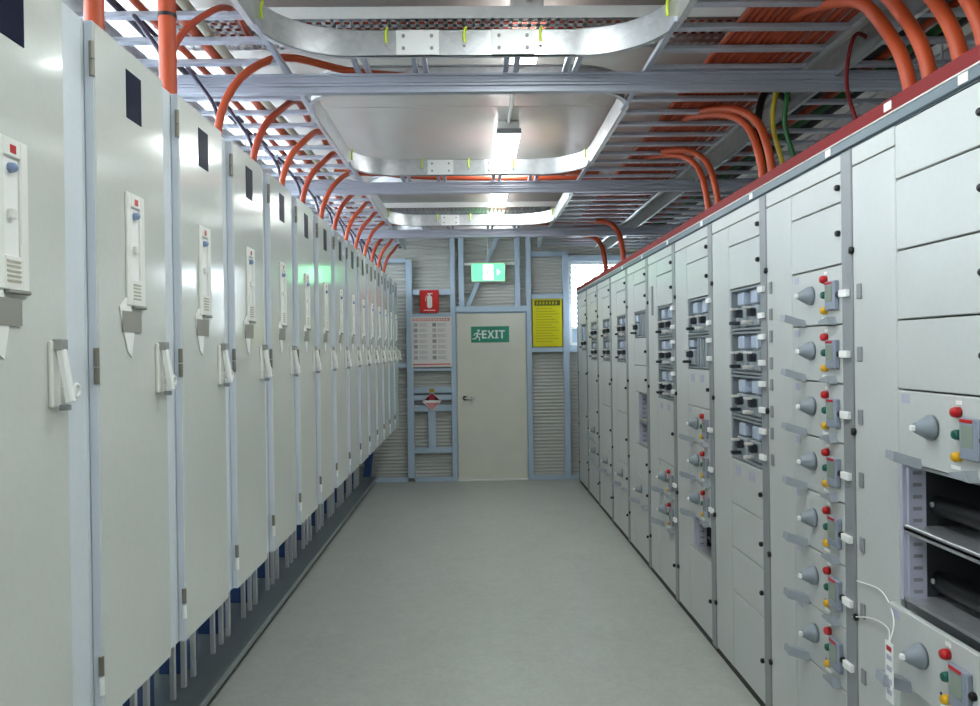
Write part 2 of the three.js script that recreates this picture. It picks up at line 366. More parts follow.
// ---------- drive cabinets on the window-lit side ----------
const XL = -0.892, YB = 0.72, PITCH = 0.53, DN0 = 1.33, NL = 15;
function makeCabinet() {
  const t = thing('drive_cabinet', '', 'cabinet', XL, YB, DN0, 'drive cabinets in the long row on posts');
  const s = 1, b = (o0, o1, y0, y1, d0, d1, c = 0.002) => cbox(s * o0, s * o1, y0 - YB, y1 - YB, -d0, -d1, c);
  mesh('body', [b(-0.55, 0, YB, 2.36, 0.001, PITCH - 0.001, 0.004)], M.cabinetFrame, t);
  const dr = mesh('door', [b(0.0015, 0.024, YB + 0.004, 2.356, 0.009, 0.42, 0.005)], M.cabinet, t);
  mesh('edge_strip', [b(0.002, 0.0215, YB + 0.006, 2.354, 0.0075, 0.0095, 0)], M.doorEdgeSheen, dr);  // added strip, tinted to paint the blue reflection along the door's near edge
  for (const [y0, y1] of [[2.225, 2.305], [1.513, 1.597], [0.795, 0.883]]) {
    mesh('hinge', [rod([0.02, (y0 + y1) / 2 - YB, 0.006], [0.02, y1 - YB, 0.006], 0.0068)], M.hinge, dr);
    mesh('hinge', [rod([0.02, y0 - YB, 0.006], [0.02, (y0 + y1) / 2 - 0.003 - YB, 0.006], 0.0068)], y0 < 1 ? M.white : M.hinge, dr);
  }
  mesh('window', [b(0.022, 0.0255, 2.18, 2.303, 0.177, 0.268, 0.001)], M.navy, dr);
  // keypad holder
  const kp = mesh('keypad_holder', [b(0.024, 0.031, 1.705, 1.99, 0.158, 0.183), b(0.024, 0.031, 1.705, 1.99, 0.238, 0.263), b(0.024, 0.031, 1.955, 1.99, 0.183, 0.238), b(0.024, 0.031, 1.705, 1.77, 0.183, 0.238)], M.keypad, t);
  mesh('slot', [b(0.0245, 0.0255, 1.77, 1.955, 0.183, 0.238)], M.keypadSlot, kp);
  mesh('selector', [outLathe(s, [[0, 0], [0.010, 0], [0.009, 0.01], [0.005, 0.015], [0, 0.015]], 0.0255, 1.935 - YB, 0.210, 12)], M.bluegrey, kp);
  mesh('emblem', [b(0.0305, 0.0315, 1.962, 1.978, 0.203, 0.223)], M.red, kp);
  mesh('toggle', [b(0.026, 0.036, 1.838, 1.858, 0.200, 0.216)], M.keypad, kp);
  for (let i = 0; i < 5; i++) mesh('vent', [b(0.0305, 0.032, 1.72 + i * 0.009, 1.7245 + i * 0.009, 0.188, 0.233, 0)], M.beige, kp);
  mesh('lower_lip', [b(0.024, 0.035, 1.698, 1.706, 0.188, 0.263)], M.tape, kp);
  // hanging card held by tape
  mesh('paper_card', [sidePlate(s, [[0.118, 1.70], [0.15, 1.725], [0.178, 1.712], [0.2, 1.64], [0.182, 1.575], [0.16, 1.59], [0.138, 1.64]].map(([d, y]) => [d, y - YB]), 0.025, 0.027)], M.paper, t);
  mesh('tape', [b(0.0265, 0.0285, 1.638, 1.69, 0.13, 0.24, 0)], M.tape, t);
  // swing handle
  const hd = mesh('handle', [b(0.024, 0.034, 1.475, 1.612, 0.335, 0.37, 0.003)], M.keypad, dr);
  const lv = mesh('lever', [cbox(0, 0.016, -0.125, 0.0, -0.009, 0.009, 0.003)], M.white, t);
  lv.position.set(0.034, 1.605 - YB, -0.352); lv.rotation.z = 0.16;
  mesh('lever_pivot', [b(0.03, 0.052, 1.592, 1.615, 0.34, 0.365)], M.steel, t);
  const ey = new THREE.TorusGeometry(0.013, 0.004, 6, 14); ey.rotateY(Math.PI / 2); ey.translate(0.03, 1.515 - YB, -0.395);
  ey.translate(0.022, -0.008, 0);
  mesh('padlock_eye', [ey, b(0.022, 0.05, 1.497, 1.517, 0.37, 0.384)], M.zincPlate, t);
  mesh('lever_tip', [b(0.04, 0.06, 1.468, 1.48, 0.345, 0.36)], M.post, t);
  return t;
}
const cab0 = makeCabinet();
const bodyShape = cab0.children[0].geometry;
for (let k = 0; k < NL; k++) {
  const c = k ? cab0.clone() : cab0;
  c.children[0].geometry = bodyShape;
  if (k) { c.name = numbered('drive_cabinet'); scene.add(c); c.position.z = -(DN0 + k * PITCH); c.userData = { ...cab0.userData }; }
  else { c.position.z = -(DN0 - 0.02); c.children[0].geometry = cbox(-0.55, 0, 0, 2.36 - YB, -0.001, -PITCH - 0.0185, 0.004); }
  c.userData.label = 'tall pale drive cabinet with keypad holder and hinged door, ' + ORD[NL - k] + ' from the exit wall';
}
// steel frame that carries them
const DL1 = DN0 + NL * PITCH;
const frame = thing('support_frame', 'low grey steel plinth with rows of posts under the drive cabinets', 'frame', -1.19, 0, DN0);
const fd = (x0, x1, y0, y1, d0, d1, c = 0.002) => D(x0 + 1.19, x1 + 1.19, y0, y1, d0 - DN0, d1 - DN0, c);
mesh('plinth_plate', [fd(-1.85, -1.193, 0.066, 0.078, DN0, 9.62, 0.002), fd(-1.196, -1.185, 0.05, 0.084, DN0, 9.62, 0.002)], M.plinth, frame);
mesh('plinth_channel', [fd(-1.8, -1.26, 0, 0.066, DN0 + 0.02, 9.6)], M.under, frame);
for (let k = 0; k < NL; k++) {
  const a = DN0 + k * PITCH;
  for (const o of [0.04, 0.17, 0.29]) mesh('post', [fd(-1.34, -1.318, 0.078, YB, a + o, a + o + 0.022, 0.002)], M.zincPlate, frame);
  mesh('column', [fd(-1.5, -1.38, 0.078, YB, a + 0.33, a + 0.51, 0.004)], M.darkBlue, frame);
  if (k % 3 === 1) mesh('cable_run', [tube([[0.0 - 0.3, 0.12, a - DN0], [-0.28, 0.3, a - DN0 + 0.12], [-0.26, 0.33, a - DN0 + 0.3], [-0.3, 0.2, a - DN0 + 0.5]], 0.012, 20, 6)], M.dark, frame);
}

// ---------- motor control sections ----------
const XR = 1.226, PR = 0.757, DR0 = 1.878, NR = 10, UW = 0.415;
const S = -1;
const knobProfile = [[0, 0], [0.034, 0], [0.034, 0.01], [0.03, 0.018], [0.017, 0.042], [0.012, 0.05], [0, 0.051]];
function section(i, rows) {
  const n = NR - i;
  const d0 = DR0 + i * PR;
  const t = thing('switchgear_section', '', 'switchgear', XR, 0, d0, 'switchgear sections under the red rail');
  const b = (o0, o1, y0, y1, q0, q1, c = 0.002) => cbox(S * o0, S * o1, y0, y1, -q0, -q1, c);
  mesh('carcass', [b(-0.6, -0.58, 0.03, 2.215, 0, PR, 0), b(-0.58, -0.02, 0.03, 2.215, 0, 0.006, 0), b(-0.58, -0.02, 0.03, 2.215, PR - 0.008, PR, 0), b(-0.58, -0.02, 2.2, 2.215, 0.006, PR - 0.008, 0), b(-0.58, -0.02, 0.03, 0.045, 0.006, PR - 0.008, 0), b(-0.58, -0.02, 0.045, 2.2, UW + 0.001, UW + 0.005, 0)], M.panel, t);
  mesh('base_strip', [b(-0.58, -0.012, 0, 0.03, 0, PR, 0)], M.dark, t);
  mesh('post', [b(-0.02, 0.003, 0.03, 2.213, 0.683, PR - 0.003, 0.003)], M.post, t);
  const cd = mesh('cable_door', [b(-0.018, 0, 0.042, 2.153, UW + 0.003, 0.679, 0.003)], M.panel, t);
  mesh('top_strip', [b(-0.018, 0, 2.157, 2.213, i ? 0.002 : UW + 0.003, 0.679, 0.002)], M.panel, t);
  for (const y of [1.885, 1.3, 0.7, 0.25]) mesh('latch', [outLathe(S, [[0, 0], [0.012, 0], [0.012, 0.01], [0, 0.012]], 0, y + 0.01 * ((i * 7) % 3), UW + 0.02 + 0.245, 10)], M.black, cd);
  if (i === 4) mesh('louvre', [b(0, 0.006, 1.8, 2.0, 0.52, 0.57)], M.post, cd);
  const LP = [[0, 0], [0.0105, 0], [0.0105, 0.01], [0.007, 0.014], [0, 0.014]];
  for (const [type, y0, y1, opt = {}] of rows) {
    const w = opt.w ?? UW, p = opt.pull ?? 0, ym = (y0 + y1) / 2, h = y1 - y0, near = 0.003;
    const latch = (u, o = 0) => mesh('latch', [outLathe(S, LP, o, ym, 0.016, 10)], M.black, u);
    const hasp = (u, y = ym) => { if (i) { mesh('hasp', [b(0.003, 0.018, y - 0.012, y + 0.012, -0.062, -0.006)], M.white, u); if (i < 3) mesh('hasp_pad', [b(0.0, 0.006, y - 0.024, y + 0.024, -0.135, -0.108)], M.post, u); } };
    if (type === 'blank') {
      const u = mesh('blank_panel', [b(-0.018, 0, y0 + 0.0025, y1 - 0.0025, near, UW - 0.001, 0.0025)], M.panel, t);
      latch(u);
      if (opt.marks) for (const q of [0.1, 0.28]) mesh('label_plate', [b(0, 0.0015, y1 - 0.07, y1 - 0.03, q, q + 0.07, 0)], M.lavender, u);
    } else if (type === 'ctl' || type === 'plain') {
      const u = mesh('drawer_unit', [b(-0.018 + p, p, y0 + 0.0025, y1 - 0.0025, near, UW - 0.001 + p * 0.1, 0.003)], M.panel, t);
      latch(u, p); if (type === 'ctl') hasp(u);
      if (p) for (const q of [near + 0.01, UW - 0.03]) mesh('drawer_side', [b(-0.3, p - 0.018, y0 + 0.02, y1 - 0.02, q, q + 0.004)], M.panel, u);
      const ky = y0 + 0.11 * h / 0.2, kd = 0.243;
      const dark = opt.dark ? M.module : M.knobGrey;
      const k = mesh('rotary_switch', [outLathe(S, knobProfile, p, ky, kd, 18)], dark, u);
      mesh('switch_pointer', [b(p + 0.042, p + 0.06, ky - 0.009, ky + 0.007, kd - 0.008, kd + 0.008, 0.003)], M.white, u);
      // pull tab that stands out of the drawer's lower edge, and a shorter one below the relay
      const pull = mesh('pull_tab', [sidePlate(S, [[-0.028, -0.012], [0.02, -0.006], [0.028, 0.016], [-0.018, 0.016]], 0, 0.082)], M.flapGrey, u);
      pull.position.set(-p, y0 + 0.006, -0.318); pull.rotation.z = -0.3;
      const pull2 = mesh('pull_tab', [sidePlate(S, [[-0.045, 0], [0.04, 0.004], [0.04, 0.014], [-0.03, 0.028]], 0, 0.028)], M.flapGrey, u);
      pull2.position.set(-p, y0 + 0.0, -0.085);
      if (type === 'ctl') {
        const zs = 0.122, sc = h / 0.2;
        mesh('stop_button', [outLathe(S, [[0, 0], [0.014, 0], [0.014, 0.012], [0.011, 0.02], [0, 0.022]], p, y0 + 0.158 * sc, zs, 12)], M.red, u);
        mesh('start_button', [outLathe(S, [[0, 0], [0.013, 0], [0.013, 0.012], [0.01, 0.018], [0, 0.018]], p, y0 + 0.104 * sc, zs, 12)], M.green, u);
        mesh('reset_button', [outLathe(S, [[0, 0], [0.013, 0], [0.013, 0.012], [0.01, 0.02], [0, 0.02]], p, y0 + 0.05 * sc, zs, 12)], M.yellow, u);
        mesh('button_label', [b(p, p + 0.0015, y0 + 0.176 * sc, y0 + 0.186 * sc, zs - 0.012, zs + 0.012, 0)], M.paper, u);
        mesh('button_label', [b(p, p + 0.0015, y0 + 0.018 * sc, y0 + 0.027 * sc, zs - 0.005, zs + 0.035, 0)], M.paper, u);
        const r = mesh('relay_display', [b(p, p + 0.016, y0 + 0.05 * sc, y0 + 0.148 * sc, 0.022, 0.1, 0.003)], M.screenBody, u);
        mesh('screen', [b(p + 0.016, p + 0.0172, y0 + 0.078 * sc, y0 + 0.132 * sc, 0.042, 0.09, 0)], M.screen, u);
        mesh('display_stripe', [b(p + 0.016, p + 0.0175, y0 + 0.137 * sc, y0 + 0.145 * sc, 0.045, 0.095, 0)], M.red, u);
        mesh('name_sticker', [b(p, p + 0.001, y1 - 0.038, y1 - 0.012, UW - 0.06, UW - 0.02, 0)], M.lavender, u);
        mesh('indicator_hole', [b(p, p + 0.001, y0 + 0.05, y0 + 0.058, zs + 0.03, zs + 0.038, 0)], M.dark, u);
      }
    } else if (type === 'brk') {
      const u = mesh('breaker_module', [b(-0.05, -0.004, y0 + 0.003, y1 - 0.003, near, near + 0.012), b(-0.05, -0.004, y0 + 0.003, y1 - 0.003, w - 0.013, w - 0.001), b(-0.05, -0.004, y0 + 0.003, y0 + 0.013, near + 0.012, w - 0.013), b(-0.05, -0.004, y1 - 0.013, y1 - 0.003, near + 0.012, w - 0.013), b(-0.056, -0.05, y0 + 0.003, y1 - 0.003, near, w - 0.001)], M.module, t);
      if (w < UW - 0.01) mesh('side_filler', [b(-0.018, 0, y0 + 0.0025, y1 - 0.0025, w + 0.002, UW - 0.001)], M.panel, u);
      const fins = opt.fins;
      if (fins) for (let q = 0; q < 5; q++) mesh('fin', [b(-0.05, -0.012, y0 + 0.016, y1 - 0.016, 0.03 + q * 0.052, 0.058 + q * 0.052)], q % 2 ? M.breaker : M.module, u);
      for (const [q, tall] of fins ? [[0.31, 1]] : [[0.05, 0], [0.225, 1]]) {
        mesh('breaker', [b(-0.05, -0.01, y0 + 0.02, y0 + 0.11, q, q + 0.13, 0.004)], M.breaker, u);
        mesh('clear_cover', [b(-0.05, -0.006, y0 + 0.118, y1 - 0.022, q + 0.02, q + 0.095, 0.006)], M.cover, u);
        mesh('toggle', [b(-0.01, 0.024, y0 + 0.062, y0 + 0.1, q + 0.03, q + 0.066, 0.006)], M.toggle, u);
        mesh('toggle_tip', [b(0.01, 0.042, y0 + 0.096, y0 + 0.107, q + 0.032, q + 0.066, 0.003)], M.lightLine, u);
        mesh('lock_lever', [b(-0.01, 0.036, y0 + 0.03, y0 + 0.046, q + 0.07, q + 0.095, 0.003)], tall ? M.toggle : M.lightLine, u);
      }
      if (i > 1 && i < 5) { hasp(u, y1 - 0.03); hasp(u, y0 + 0.06); }
    } else if (type === 'open') {
      const u = mesh('open_compartment', [b(-0.45, -0.006, y0 + 0.004, y0 + 0.014, 0.006, w - 0.004, 0)], M.zinc, t);
      mesh('compartment_top', [b(-0.45, -0.02, y1 - 0.012, y1 - 0.004, 0.006, w - 0.004, 0)], M.zinc, u);
      mesh('back_plate', [b(-0.46, -0.45, y0, y1, 0.006, w - 0.004, 0)], M.dark, u);
      mesh('slotted_rail', [b(-0.062, -0.012, y0 + 0.014, y1 - 0.012, w - 0.03, w - 0.018, 0)], M.lavender, u);
      mesh('edge_strip', [b(-0.016, 0, y0 + 0.004, y1 - 0.004, w - 0.016, w - 0.002, 0.002)], M.lavender, u);
      mesh('inner_side', [b(-0.44, -0.062, y0 + 0.014, y1 - 0.012, w - 0.026, w - 0.014, 0)], M.under, u);
      mesh('inner_side', [b(-0.44, -0.02, y0 + 0.014, y1 - 0.012, 0.008, 0.014, 0)], M.under, u);
      for (let q = 0; q * 0.034 + 0.03 < h - 0.02; q++) mesh('slot', [b(-0.05, -0.024, y0 + 0.026 + q * 0.034, y0 + 0.036 + q * 0.034, w - 0.031, w - 0.0295, 0)], M.post, u);
      const shelves = opt.shelf ? [y0, opt.shelf] : [y0];
      if (opt.shelf) mesh('shelf', [b(-0.45, -0.002, opt.shelf - 0.012, opt.shelf, 0.008, w - 0.018, 0.002), b(-0.012, -0.002, opt.shelf - 0.02, opt.shelf + 0.006, 0.008, w - 0.018, 0.002)], M.zinc, u);
      for (const y of shelves) {
        mesh('contact_bar', [rod([0.1, y + 0.06, 0.02], [0.1, y + 0.06, w - 0.03], 0.03, 14)], M.black, u);
        mesh('bolt', [outLathe(S, [[0, 0], [0.008, 0], [0.008, 0.006], [0, 0.006]], -0.071, y + 0.066, w - 0.05, 8)], M.steel, u);
      }
      if (w < UW - 0.01) mesh('side_filler', [b(-0.018, 0, y0 + 0.0025, y1 - 0.0025, w + 0.002, UW - 0.001)], M.panel, u);
    }
  }
  return t;
}
const BL = 'blank', C = 'ctl', K = 'brk';
const g = [1.85, 1.65, 1.45, 1.25, 1.05, 0.84, 0.63, 0.42];
const top = [[BL, 2.055, 2.155], [BL, 1.85, 2.055]];
const rowsets = [
  [[BL, 2.055, 2.213], [BL, 1.85, 2.055], [BL, 1.65, 1.85], [BL, 1.45, 1.65], [C, 1.24, 1.45], ['open', 0.84, 1.24, { shelf: 1.058 }], [C, 0.625, 0.838, { pull: 0.035 }], [BL, 0.42, 0.625], [BL, 0.042, 0.42]],
  [...top, ...g.slice(0, 7).map((y, k) => [C, g[k + 1], y]), [BL, 0.042, 0.42]],
  [...top, ...g.slice(0, 4).map((y, k) => [K, g[k + 1], y]), [BL, 0.835, 1.05, { marks: 1 }], [BL, 0.625, 0.835], [BL, 0.415, 0.625], [BL, 0.042, 0.415]],
  [...top, [K, 1.645, 1.85], [K, 1.46, 1.645, { fins: 1 }], [BL, 1.25, 1.46, { marks: 1 }], [C, 1.05, 1.25], [C, 0.84, 1.05], [C, 0.63, 0.84], ['open', 0.45, 0.63, { w: 0.33 }], [BL, 0.042, 0.45]],
  [...top, [K, 1.645, 1.85], [K, 1.45, 1.645], [K, 1.25, 1.45], [BL, 0.84, 1.25, { marks: 1 }], [C, 0.63, 0.84], [C, 0.42, 0.63], [BL, 0.042, 0.42]],
  [...top, [K, 1.655, 1.85, { fins: 1 }], [BL, 1.45, 1.655], [BL, 1.25, 1.45], ['open', 0.86, 1.25, { w: 0.3, shelf: 1.05 }], [BL, 0.63, 0.86], ['plain', 0.42, 0.63, { dark: 1 }], [BL, 0.042, 0.42]],
  [...top, [K, 1.66, 1.85], [K, 1.465, 1.66], [BL, 1.05, 1.465], [BL, 0.63, 1.05], ['plain', 0.42, 0.63, { dark: 1 }], [BL, 0.042, 0.42]],
  [...top, [K, 1.66, 1.85], [K, 1.465, 1.66], [BL, 1.05, 1.465], [BL, 0.63, 1.05], ['plain', 0.42, 0.63, { dark: 1 }], [BL, 0.042, 0.42]],
  [...top, [K, 1.66, 1.85], [K, 1.465, 1.66], [BL, 1.05, 1.465], [BL, 0.84, 1.05], ['plain', 0.63, 0.84, { dark: 1 }], ['plain', 0.42, 0.63, { dark: 1 }], [BL, 0.042, 0.42]],
  [...top, [K, 1.56, 1.85], [BL, 1.05, 1.56], [BL, 0.63, 1.05], [BL, 0.042, 0.63]],
];
const sectionLabels = [
  'grey switchgear section with an open double compartment between two knobbed drawers', 'grey switchgear section with a column of seven knobbed drawers',
  'grey switchgear section with four stacked breaker modules above blank panels', 'grey switchgear section with three knobbed drawers above a small open compartment',
  'grey switchgear section with three breaker modules above two knobbed drawers', 'grey switchgear section with a tall narrow open compartment at mid height',
  'grey switchgear section with two breaker modules and one dark knob, fourth from the exit wall', 'grey switchgear section with two breaker modules and one dark knob, third from the exit wall',
  'grey switchgear section with two dark knobs low down, second from the exit wall', 'last grey switchgear section beside the louvred window at the exit wall',
];
rowsets.forEach((r, i) => { section(i, r).userData.label = sectionLabels[i]; });
// red and grey rail over the sections
const DR1 = DR0 + NR * PR;
const rail = thing('top_rail', 'long red and grey rail capping the switchgear sections', 'rail', XR, 2.215, DR0);
const rb = (o0, o1, y0, y1, q0, q1, c = 0.002) => cbox(-o0, -o1, y0 - 2.215, y1 - 2.215, -q0, -q1, c);
mesh('grey_rail', [rb(-0.05, 0.008, 2.219, 2.249, 0, DR1 - DR0, 0.002), rb(-0.05, -0.004, 2.215, 2.22, 0, DR1 - DR0, 0)], M.railGrey, rail);
mesh('pale_edge', [rb(-0.05, 0.01, 2.249, 2.2545, 0, DR1 - DR0, 0.001)], M.lightLine, rail);
mesh('red_strip', [rb(-0.03, 0.006, 2.2545, 2.297, 0, DR1 - DR0, 0.002)], M.railRed, rail);
for (const [d, y] of [[1.955, 2.235], [2.71, 2.235], [3.47, 2.235], [4.23, 2.235], [4.98, 2.235], [5.74, 2.235], [2.315, 2.275], [6.5, 2.235]]) mesh('label_plate', [rb(0.006, 0.0095, y - 0.012, y + 0.012, d - DR0 - 0.02, d - DR0 + 0.02, 0)], M.paper, rail);
// tag hung on the lowest visible switch
const lt = thing('lockout_tag', 'white printed strip tag hanging from the rotary switch of the pulled drawer', 'tag', 1.13, 0.597, 2.174);
mesh('strip', [cbox(-0.001, 0.001, 0, 0.165, -0.02, 0.02)], M.paper, lt);
for (const [y, m] of [[0.14, M.red], [0.115, M.lavender], [0.085, M.lavender], [0.05, M.lavender], [0.02, M.lavender]]) mesh('print', [cbox(-0.0016, -0.001, y, y + 0.014, -0.013, 0.013)], m, lt);
mesh('string', [tube([[0, 0.16, 0], [0.04, 0.2, 0.05], [0.085, 0.24, 0.2], [0.09, 0.225, 0.37]], 0.0022, 24, 5)], M.white, lt);
mesh('string', [tube([[0, 0.162, 0], [0.05, 0.165, 0.1], [0.085, 0.14, 0.26], [0.088, 0.1, 0.4]], 0.0022, 24, 5)], M.white, lt);

// ---------- cable ladders, cross trays and beams ----------
const YT = 2.785, RH = 0.11;
function railStrip(pts, inward, y0 = YT, h = RH) {                    // upright rail with flanges that follows a plan line
  const off = (t) => pts.map(([x, d], i) => {
    const a = pts[Math.max(0, i - 1)], b = pts[Math.min(pts.length - 1, i + 1)], l = Math.hypot(b[0] - a[0], b[1] - a[1]);
    return [x - (b[1] - a[1]) / l * t * inward, d + (b[0] - a[0]) / l * t * inward];
  });
  const poly = (t) => [...pts, ...off(t).reverse()];
  return [slab(poly(0.004), y0, y0 + h), slab(poly(0.024), y0, y0 + 0.004), slab(poly(0.024), y0 + h - 0.004, y0 + h)].map((q) => uvMetres(toCreasedNormals(q, 0.4)));
}
function ladder(label, x0, x1, d0, d1, y, first, gap) {
  const t = thing('cable_ladder', label, 'cable ladder', (x0 + x1) / 2, y, d0);
  const mx = -(x0 + x1) / 2;
  const put = (name, gs, mat) => { const m = mesh(name, gs, mat, t); m.position.set(mx, -y, d0); return m; };
  put('side_rail', railStrip([[x0, d0], [x0, d1]], -1, y), M.zinc);
  put('side_rail', railStrip([[x1, d0], [x1, d1]], 1, y), M.zinc);
  for (let d = first; d < d1 - 0.05; d += gap) put('rung', [D(x0 + 0.004, x1 - 0.004, y + 0.006, y + 0.026, d, d + 0.04, 0.003)], M.strut);
  return t;
}
// the side rails towards the aisle stop at each cross tray, whose rails sweep round to meet them
function aisleLadder(label, xa, xo, first, gap) {
  const t = thing('cable_ladder', label, 'cable ladder', (xa + xo) / 2, YT, 0.4);
  const mx = -(xa + xo) / 2, inw = xa < xo ? -1 : 1;
  const put = (name, gs, mat) => { const m = mesh(name, gs, mat, t); m.position.set(mx, -YT, 0.4); return m; };
  put('side_rail', railStrip([[xo, 0.4], [xo, 9.5]], -inw), M.zinc);
  for (const [a, b] of [[0.4, 2.95], [4.05, 5.19], [6.29, 7.43], [8.53, 9.5]]) put('side_rail', railStrip([[xa, a], [xa, b]], inw), M.zinc);
  for (const [a, b] of [[2.95, 4.05], [5.19, 6.29], [7.43, 8.53]]) put('link_bar', [D(xa - 0.012, xa + 0.012, YT, YT + 0.022, a, b, 0.002)], M.strut);
  for (let d = first; d < 9.45; d += gap) put('rung', [D(Math.min(xa, xo) + 0.004, Math.max(xa, xo) - 0.004, YT + 0.006, YT + 0.026, d, d + 0.04, 0.003)], M.strut);
}
aisleLadder('galvanised cable ladder above the drive cabinets', -0.79, -1.45, 0.53, 0.236);
aisleLadder('galvanised cable ladder packed with orange cables, beside the switchgear', 0.77, 1.47, 0.63, 0.2175);
ladder('dark cable ladder over the back of the switchgear', 1.6, 2.1, 0.4, 9.5, 2.76, 0.5, 0.26);
const beamD = [3.47, 5.7, 7.93];
beamD.forEach((d, i) => {
  const n = ORD[3 - i];
  const t = thing('strut_beam', 'horizontal double strut beam under the trays, ' + n + ' from the exit wall', 'beam', 0.2, 2.7, d, 'strut beams');
  const bb = (y0, y1, q0, q1) => D(-2.0, 1.95, y0, y1, q0, q1, 0.0015);
  mesh('channel', [bb(0, 0.04, 0.012, 0.04), bb(0, 0.011, 0, 0.012), bb(0.029, 0.04, 0, 0.012)], M.strut, t);
  mesh('channel', [bb(0.042, 0.083, 0.012, 0.04), bb(0.042, 0.053, 0, 0.012), bb(0.072, 0.083, 0, 0.012)], M.strut, t);
  for (const x of [-1.8, -1.05, 0.9, 1.88]) if (Math.abs(x) > 1.3) mesh('hanger_rod', [rod([x, 0.083, 0.02], [x, 0.4, 0.02], 0.006)], M.steel, t);
  // cross tray on the beam
  const r = 0.335, dn = d - 0.19, df = dn + 0.43;
  const arc = (cx, cd, a0, a1) => Array.from({ length: 25 }, (_, k) => { const a = a0 + (a1 - a0) * k / 24; return [cx + r * Math.cos(a), cd + r * Math.sin(a)]; });
  const H = Math.PI / 2;
  const nearPts = [...arc(-0.455, dn - r, Math.PI, H), ...arc(0.435, dn - r, H, 0)];
  const farPts = [...arc(-0.455, df + r, Math.PI, Math.PI + H), ...arc(0.435, df + r, -H, 0)];
  const c = thing('cross_tray', 'galvanised cross tray with swept corners linking both ladders, ' + n + ' from the exit wall', 'cable tray', 0, YT, d, 'cross trays');
  const put = (name, gs, mat, p = c) => { const m = mesh(name, gs, mat, p); if (p === c) m.position.set(0, -YT, d); return m; };
  put('side_rail', railStrip(nearPts, 1), M.zinc);
  put('side_rail', railStrip(farPts, -1), M.zinc);
  for (const x of [-0.47, -0.22, 0.17, 0.43]) for (const q of [-0.026, 0.018]) put('rung', [D(x + q, x + q + 0.022, YT + 0.004, YT + 0.024, dn + 0.004, df - 0.004, 0.002)], M.strut);
  for (const [x0, x1] of [[-0.3, -0.125], [0.09, 0.265]]) {
    const sp = put('splice_plate', [D(x0, x1, YT + 0.004, YT + RH - 0.004, dn - 0.006, dn - 0.001, 0.0015)], M.zincPlate);
    for (const bx of [x0 + 0.03, x1 - 0.03]) for (const by of [0.03, 0.08]) put('bolt', [rod([bx, YT + by, dn - 0.012], [bx, YT + by, dn - 0.006], 0.0075, 6)], M.post, sp);
  }
  for (const [x, q] of [[-0.335, 0], [-0.015, 0], [0.295, 0], [-0.775, -0.25], [0.755, -0.25]]) put('earth_strap', [tube([[x, YT + RH + 0.006, dn + q - 0.004], [x - 0.006, YT + RH - 0.02, dn + q - 0.012], [x - 0.004, YT + 0.05, dn + q - 0.012]], 0.006, 10, 6)], M.earthStrap);
  for (const x of [-0.34, -0.02, 0.29]) put('bolt', [rod([x, YT + 0.045, dn - 0.016], [x, YT + 0.045, dn - 0.001], 0.008, 6)], M.steel);
  if (i) for (let q = 0; q < 2; q++) tag(mesh('power_cable', [tube([[-0.95, YT + 0.05, dn + 0.06 + q * 0.05], [-0.6, YT + 0.044, dn + 0.1 + q * 0.05], [0.2, YT + 0.042, dn + 0.09 + q * 0.05], [0.9, YT + 0.045, dn + 0.12 + q * 0.05]], 0.015, 30, 7)], M.orange), 'orange cable lying in the cross tray, ' + n + ' tray from the exit wall', 'cable', 'cables in cross tray ' + (3 - i));
  if (i === 1) return;
  // slotted tray above it
  const u = thing('slotted_tray', 'narrow slotted tray above the cross tray ' + (i ? 'closest to the exit wall' : 'farthest from the exit wall'), 'cable tray', 0, 2.98, dn + 0.1, 'slotted trays');
  const slats = [];
  for (let q = 0; q < 6; q++) slats.push(D(-1.35, 1.4, 0, 0.003, q * 0.062, q * 0.062 + 0.03));
  for (let x = -1.35; x < 1.39; x += 0.04) slats.push(D(x, x + 0.016, 0, 0.003, 0.0, 0.34));
  mesh('slotted_base', slats, M.zinc, u);
  mesh('side_lip', [D(-1.35, 1.4, 0, 0.05, -0.004, 0, 0.001)], M.zincPlate, u);
  mesh('side_lip', [D(-1.35, 1.4, 0, 0.05, 0.34, 0.344, 0.001)], M.zincPlate, u);
  for (const x of [-1.2, 1.25]) mesh('hanger_rod', [rod([x, 0, 0.17], [x, 0.12, 0.17], 0.005)], M.steel, u);
  for (let q = 0; q < 4; q++) tag(mesh('power_cable', [tube([[-1.3, 2.998, dn + 0.15 + q * 0.055], [-0.4, 2.996, dn + 0.16 + q * 0.053], [0.5, 2.997, dn + 0.15 + q * 0.055], [1.35, 2.998, dn + 0.16 + q * 0.053]], 0.013, 24, 7)], M.orangeDeep), 'orange cable lying in the slotted tray, ' + n + ' tray from the exit wall', 'cable', 'cables in slotted tray ' + (3 - i));
});
